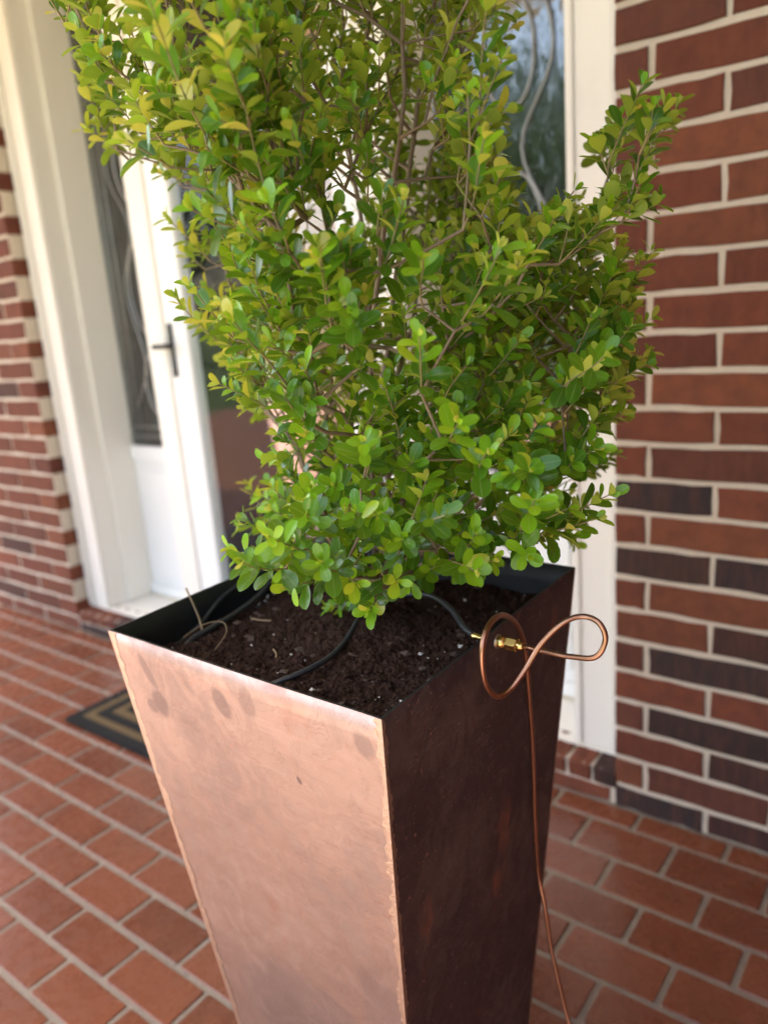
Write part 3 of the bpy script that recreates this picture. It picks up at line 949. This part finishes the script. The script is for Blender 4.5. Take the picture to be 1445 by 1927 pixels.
# primary stems
nodes, par = [base], [-1]
def add(p, pa):
    nodes.append(np.array(p)); par.append(pa)
    return len(nodes) - 1
root2 = add(base + [0.004, 0.003, 0.06], 0)
for i in range(10):
    az = i * 2.39996 + 0.4
    tilt = 0.18 + 0.55 * ((i * 0.618) % 1)
    L = 0.95 - 0.55 * tilt
    d = np.array([math.cos(az) * math.sin(tilt), math.sin(az) * math.sin(tilt), math.cos(tilt)])
    q, pos = root2, nodes[root2].copy()
    for k in range(int(L / 0.045)):
        d = d + rng.normal(0, 0.09, 3) + [0, 0, 0.05]
        d /= np.linalg.norm(d)
        pos = pos + d * 0.045
        if not inside(project(pos[None]))[0]:
            break
        q = add(pos, q)
plen = [0.0]
for i in range(1, len(nodes)):
    plen.append(plen[par[i]] + np.linalg.norm(nodes[i] - nodes[par[i]]))
orderT = np.argsort(np.linalg.norm((tips - base) * [1.2, 1.2, 1.0], axis=1))
tip_nodes = []
for t in orderT:
    p = tips[t]
    A = np.array(nodes)
    dv = p - A
    dist = np.linalg.norm(dv, axis=1)
    cost = dist + 0.22 * np.array(plen) + np.where(dv[:, 2] < -0.01, 0.10, 0.0)
    cost[0] = 9
    j = int(np.argmin(cost))
    a = nodes[j]
    D = dist[j]
    q = j
    steps = max(1, int(D / 0.03))
    for k in range(1, steps):
        f = k / steps
        m_ = a + (p - a) * f + rng.normal(0, 0.0035, 3) + [0, 0, -0.10 * D * f * (1 - f)]
        q = add(m_, q)
        plen.append(plen[par[q]] + np.linalg.norm(nodes[q] - nodes[par[q]]))
    q = add(p, q)
    plen.append(plen[par[q]] + np.linalg.norm(nodes[q] - nodes[par[q]]))
    tip_nodes.append(q)
nodes = np.array(nodes)
cnt = np.zeros(len(nodes))
for q in tip_nodes:
    while q >= 0:
        cnt[q] += 1
        q = par[q]
radn = 0.00095 * np.maximum(cnt, 0.6) ** 0.30
radn[0] = radn[1] * 1.25

shrub = empty('boxwood_shrub', 'leafy green boxwood shrub growing in the copper planter', 'shrub', loc=tuple(base))
inv = Matrix.Translation(-Vector(base))
def tubes(name, idx, m, sides):
    V, Fc = [], []
    for i in idx:
        a, b = Vector(nodes[par[i]]), Vector(nodes[i])
        t = b - a
        if t.length < 1e-6:
            continue
        t.normalize()
        n = t.orthogonal().normalized()
        c = t.cross(n)
        ra, rb = min(radn[par[i]], radn[i] * 1.7), radn[i]
        a = a - t * ra * .4
        b0 = len(V)
        for p, r in ((a, ra), (b + t * rb * .4, rb)):
            for k in range(sides):
                an = 2 * math.pi * k / sides
                V.append(p - Vector(base) + (n * math.cos(an) + c * math.sin(an)) * r)
        for k in range(sides):
            k2 = (k + 1) % sides
            Fc.append((b0 + k, b0 + k2, b0 + sides + k2, b0 + sides + k))
    return link(name, pydata(name, V, Fc, True), m, shrub)
tubes('trunk', [i for i in range(1, len(nodes)) if radn[i] > 0.0030], BARK, 9)
tubes('branches', [i for i in range(1, len(nodes)) if radn[i] <= 0.0030], BARK, 6)['kind'] = 'stuff'

# leaves: obovate blade, folded along the midrib and a little recurved
SEC = [(0.0, 0.07), (0.14, 0.34), (0.34, 0.74), (0.58, 1.0), (0.80, 0.90), (0.94, 0.52), (1.0, 0.0)]
def leaf_arrays(fold, curl, wr_):
    V, UV = [], []
    for t, wd_ in SEC[:-1]:
        z = -curl * t * t
        for sgn in (-1, 0, 1):
            V.append((t, sgn * wd_ * wr_ / 2, z + (abs(sgn) * fold * wd_ * wr_ / 2)))
            UV.append((0.5 + 0.5 * sgn, t))
    V.append((0.985, 0, -curl))
    UV.append((0.5, 1))
    Fc = []
    for i in range(len(SEC) - 2):
        for sft in (0, 1):
            a = i * 3 + sft
            Fc.append((a, a + 3, a + 4, a + 1) if True else None)
    e = (len(SEC) - 2) * 3
    Fc += [(e, len(V) - 1, e + 1), (e + 1, len(V) - 1, e + 2)]
    return np.array(V), Fc, UV
VAR = [leaf_arrays(.28, .12, .50), leaf_arrays(.12, .24, .55), leaf_arrays(.42, .02, .45), leaf_arrays(.18, -.10, .52), leaf_arrays(.06, .30, .47), leaf_arrays(.55, .16, .50), leaf_arrays(.25, .05, .60)]
leaves = []      # (matrix 3x3 cols scaled, pos, tint, variant)
twigV, twigF = [], []
C0 = np.array([AX[0], AX[1], 1.02])
def unit(v):
    return v / (np.linalg.norm(v) + 1e-9)
def put_leaf(pos, ax, nrm, size, tint):
    ax = unit(ax)
    nrm = unit(nrm - ax * (nrm @ ax))
    sd_ = np.cross(nrm, ax)
    leaves.append((np.stack([ax, sd_, nrm], 1) * size, pos, tint, rng.integers(len(VAR))))
def twig(p0, d, n, vig, yel=0.02):
    step = rng.uniform(0.0105, 0.0140)
    d = unit(d)
    sd_ = unit(np.cross(d, rng.normal(0, 1, 3)))
    pos = p0.copy()
    pts = [pos.copy()]
    fresh = rng.random()
    for k in range(n):
        f = (k + 1) / n
        d = unit(d + rng.normal(0, .06, 3) + np.array([0, 0, .03]))
        pos = pos + d * step * (1 - .25 * f)
        pts.append(pos.copy())
        sd_ = unit(sd_ - d * (sd_ @ d))
        sd2 = np.cross(d, sd_)
        axis = sd_ if k % 2 == 0 else sd2
        for sg in (-1, 1):
            if rng.random() < 0.05:
                continue
            open_ = math.radians(rng.uniform(42, 72) * (1.0 - .22 * f))
            a = d * math.cos(open_) + axis * sg * math.sin(open_) + rng.normal(0, .12, 3)
            nr = d * 0.9 - axis * sg * .4 + np.array([-0.05, -0.16, .42]) + rng.normal(0, .2, 3)
            size = rng.uniform(.0185, .0285) * vig * (0.82 + .3 * math.sin(math.pi * min(f + .15, 1)))
            tint = 0.16 + 0.42 * f * (0.4 + .6 * fresh) + 0.30 * fresh * (f > .5) + rng.normal(0, .06)
            if rng.random() < yel:
                tint = rng.uniform(.94, 1.0)
            put_leaf(pos + axis * sg * .0008, a, nr, size, min(max(tint, 0.02), 1))
    for q in range(2):
        a = d + unit(np.cross(d, rng.normal(0, 1, 3))) * .35
        put_leaf(pos + d * .001, a, rng.normal(0, 1, 3), .011 * vig, min(.55 + .4 * fresh, .92))
    return pts
twig_pts = []
for q in tip_nodes:
    p = nodes[q]
    o = unit((p - C0) * [1, 1, .75])
    din = unit(p - nodes[par[q]])
    rr = min(1, np.linalg.norm((p - C0)[:2]) / .28)
    d = unit(o * (0.35 + .5 * rr) + din * .45 + np.array([0, -.10, .42]) + rng.normal(0, .22, 3))
    n = int(rng.integers(4, 8))
    if rr > .75 and p[2] > 1.3 and rng.random() < .22:
        n += int(rng.integers(3, 6))
    side = (p[:2] - AX) @ rh
    yel = 0.03 + (0.38 * rng.random() if side < -0.06 and p[2] > 1.12 else 0.0)      # upper left: some yellowing leaves, plus backlit glow put into the leaf tint
    pts = twig(p, d, n, rng.uniform(.9, 1.1), yel)
    twig_pts.append(pts)
    if rng.random() < .55:
        d2_ = unit(d + unit(np.cross(d, rng.normal(0, 1, 3))) * rng.uniform(.7, 1.2))
        twig_pts.append(twig(p - din * rng.uniform(0, .012), d2_, int(rng.integers(3, 6)), rng.uniform(.85, 1.05)))
# a low sprig on the stem just above the soil
for k in range(5):
    a = 3.4 + k * .5
    twig_pts.append(twig(base + np.array([0.012 * math.cos(a), 0.012 * math.sin(a), .05 + .012 * k]), np.array([math.cos(a), math.sin(a), -.1]), 4, .8))

V, Fc = [], []
for pts in twig_pts:
    b0 = len(V)
    n = len(pts)
    for i, p in enumerate(pts):
        t = Vector(pts[min(i + 1, n - 1)] - pts[max(i - 1, 0)]).normalized()
        a_ = t.orthogonal().normalized()
        b_ = t.cross(a_)
        r = 0.0010 * (1 - .45 * i / n)
        for k in range(4):
            an = math.pi / 2 * k
            V.append(Vector(p) - Vector(base) + (a_ * math.cos(an) + b_ * math.sin(an)) * r)
    for i in range(n - 1):
        for k in range(4):
            k2 = (k + 1) % 4
            Fc.append((b0 + i * 4 + k, b0 + i * 4 + k2, b0 + i * 4 + 4 + k2, b0 + i * 4 + 4 + k))
link('twigs', pydata('twigs', V, Fc, True), TWIG, shrub, kind='stuff')

LP = np.array([q[1] for q in leaves])
lp = project(LP)
vis = (lp[:, 0] > 0) & (lp[:, 0] < 1445) & (lp[:, 1] > 0) & (lp[:, 1] < 1927)
near = np.argsort(np.where(vis, lp[:, 2], 99))[:296]
near_set = set(near.tolist())
def set_leaf_data(me, uvs, tints):
    uvl = me.uv_layers.new(name='uv')
    li = np.zeros(len(me.loops), dtype=np.int32)
    me.loops.foreach_get('vertex_index', li)
    uvl.data.foreach_set('uv', np.asarray(uvs, np.float32)[li].ravel())
    at = me.attributes.new('tint', 'FLOAT', 'POINT')
    at.data.foreach_set('value', np.asarray(tints, np.float32))
    me.polygons.foreach_set('use_smooth', [True] * len(me.polygons))
allV, allF, allUV, allT = [], [], [], []
off = 0
for i, (m3, pos, tint, vr) in enumerate(leaves):
    if i in near_set:
        continue
    v, f, uv = VAR[vr]
    allV.append(v @ m3.T + (pos - base))
    allF += [tuple(a + off for a in q) for q in f]
    allUV += uv
    allT += [tint] * len(v)
    off += len(v)
me = pydata('foliage', np.concatenate(allV).tolist(), allF)
set_leaf_data(me, allUV, allT)
link('foliage', me, LEAF, shrub, kind='stuff')
LM = {}
for i in near:
    m3, pos, tint, vr = leaves[i]
    kk = (int(vr), round(float(tint) * 8) / 8)
    if kk not in LM:
        v, f, uv = VAR[vr]
        me = pydata('leaf', v.tolist(), f)
        set_leaf_data(me, uv, [kk[1]] * len(v))
        LM[kk] = me
    o = link('leaf', LM[kk], LEAF, shrub)
    m4 = Matrix([[*m3[r], pos[r] - base[r]] for r in range(3)] + [[0, 0, 0, 1]])
    o.matrix_local = m4
print('twigs', len(twig_pts), 'leaves', len(leaves))

# ------------------------------------------------------------------ trees across the lawn, mirrored in the glass
def tree(x, y, h, rad_, seed, label):
    r = np.random.default_rng(seed)
    t = empty('garden_tree', label, 'tree', 'trees across the lawn', (x, y, -0.16))
    bmv, bmf = [], []
    def limb(a, b, ra, rb):
        a, b = Vector(a), Vector(b)
        me_pts = [a, a.lerp(b, .5) + Vector(r.normal(0, .12, 3)), b]
        tt = tube_mesh('x', catmull(me_pts, 4), [ra + (rb - ra) * i / 8 for i in range(9)], 8)
        o = len(bmv)
        bmv.extend([v.co.copy() for v in tt.vertices])
        bmf.extend([tuple(o + i for i in p.vertices) for p in tt.polygons])
        bpy.data.meshes.remove(tt)
    limb((0, 0, 0), (0.1, 0, h * .55), h * .028, h * .018)
    cl = []
    for i in range(16):
        az, el = r.uniform(0, 6.28), r.uniform(.1, 1.3)
        e = np.array([math.cos(az) * math.cos(el) * rad_, math.sin(az) * math.cos(el) * rad_, h * .52 + math.sin(el) * h * .42])
        limb((0.05, 0, h * r.uniform(.3, .55)), e, h * .011, h * .003)
        cl.append(e)
        cl.append(e * [.6, .6, .92])
    link('trunk', pydata('trunk', bmv, bmf, True), TBARK, t)
    V, Fc = [], []
    for e in cl:
        for _ in range(110):
            c = e + r.normal(0, rad_ * .2, 3)
            n = unit(r.normal(0, 1, 3)); a = unit(np.cross(n, r.normal(0, 1, 3))); b = np.cross(n, a)
            s_ = r.uniform(.06, .13)
            o = len(V)
            V += [c - a * s_, c - b * s_ * .5, c + a * s_, c + b * s_ * .5]
            Fc.append((o, o + 1, o + 2, o + 3))
    link('crown', pydata('crown', V, Fc), TLEAF, t)
for i, (x, y, h, r_, lab) in enumerate([(-24.0, -17.5, 6.5, 2.6, 'leafy garden tree near the added lawn edge left of the added path'), (-15.0, -24.0, 7.0, 2.8, 'broad leafy garden tree out beyond the added path'),
        (-8.5, -16.0, 7.0, 2.6, 'leafy garden tree facing the front door across the added path'), (-33.0, -21.0, 8.0, 3.0, 'large leafy garden tree farthest along from the brick walls'),
        (-20.0, -32.0, 9.5, 3.4, 'tallest leafy garden tree at the back of the added lawn'), (-11.5, -18.5, 8.0, 2.8, 'dense leafy garden tree behind the one facing the front door'), (-6.0, -13.0, 6.0, 2.0, 'slim leafy garden tree just past the added deck'), (2.5, -16.0, 7.0, 2.6, 'leafy garden tree facing the plain end of the brick wall')]):
    tree(x, y, h, r_, 40 + i, lab)
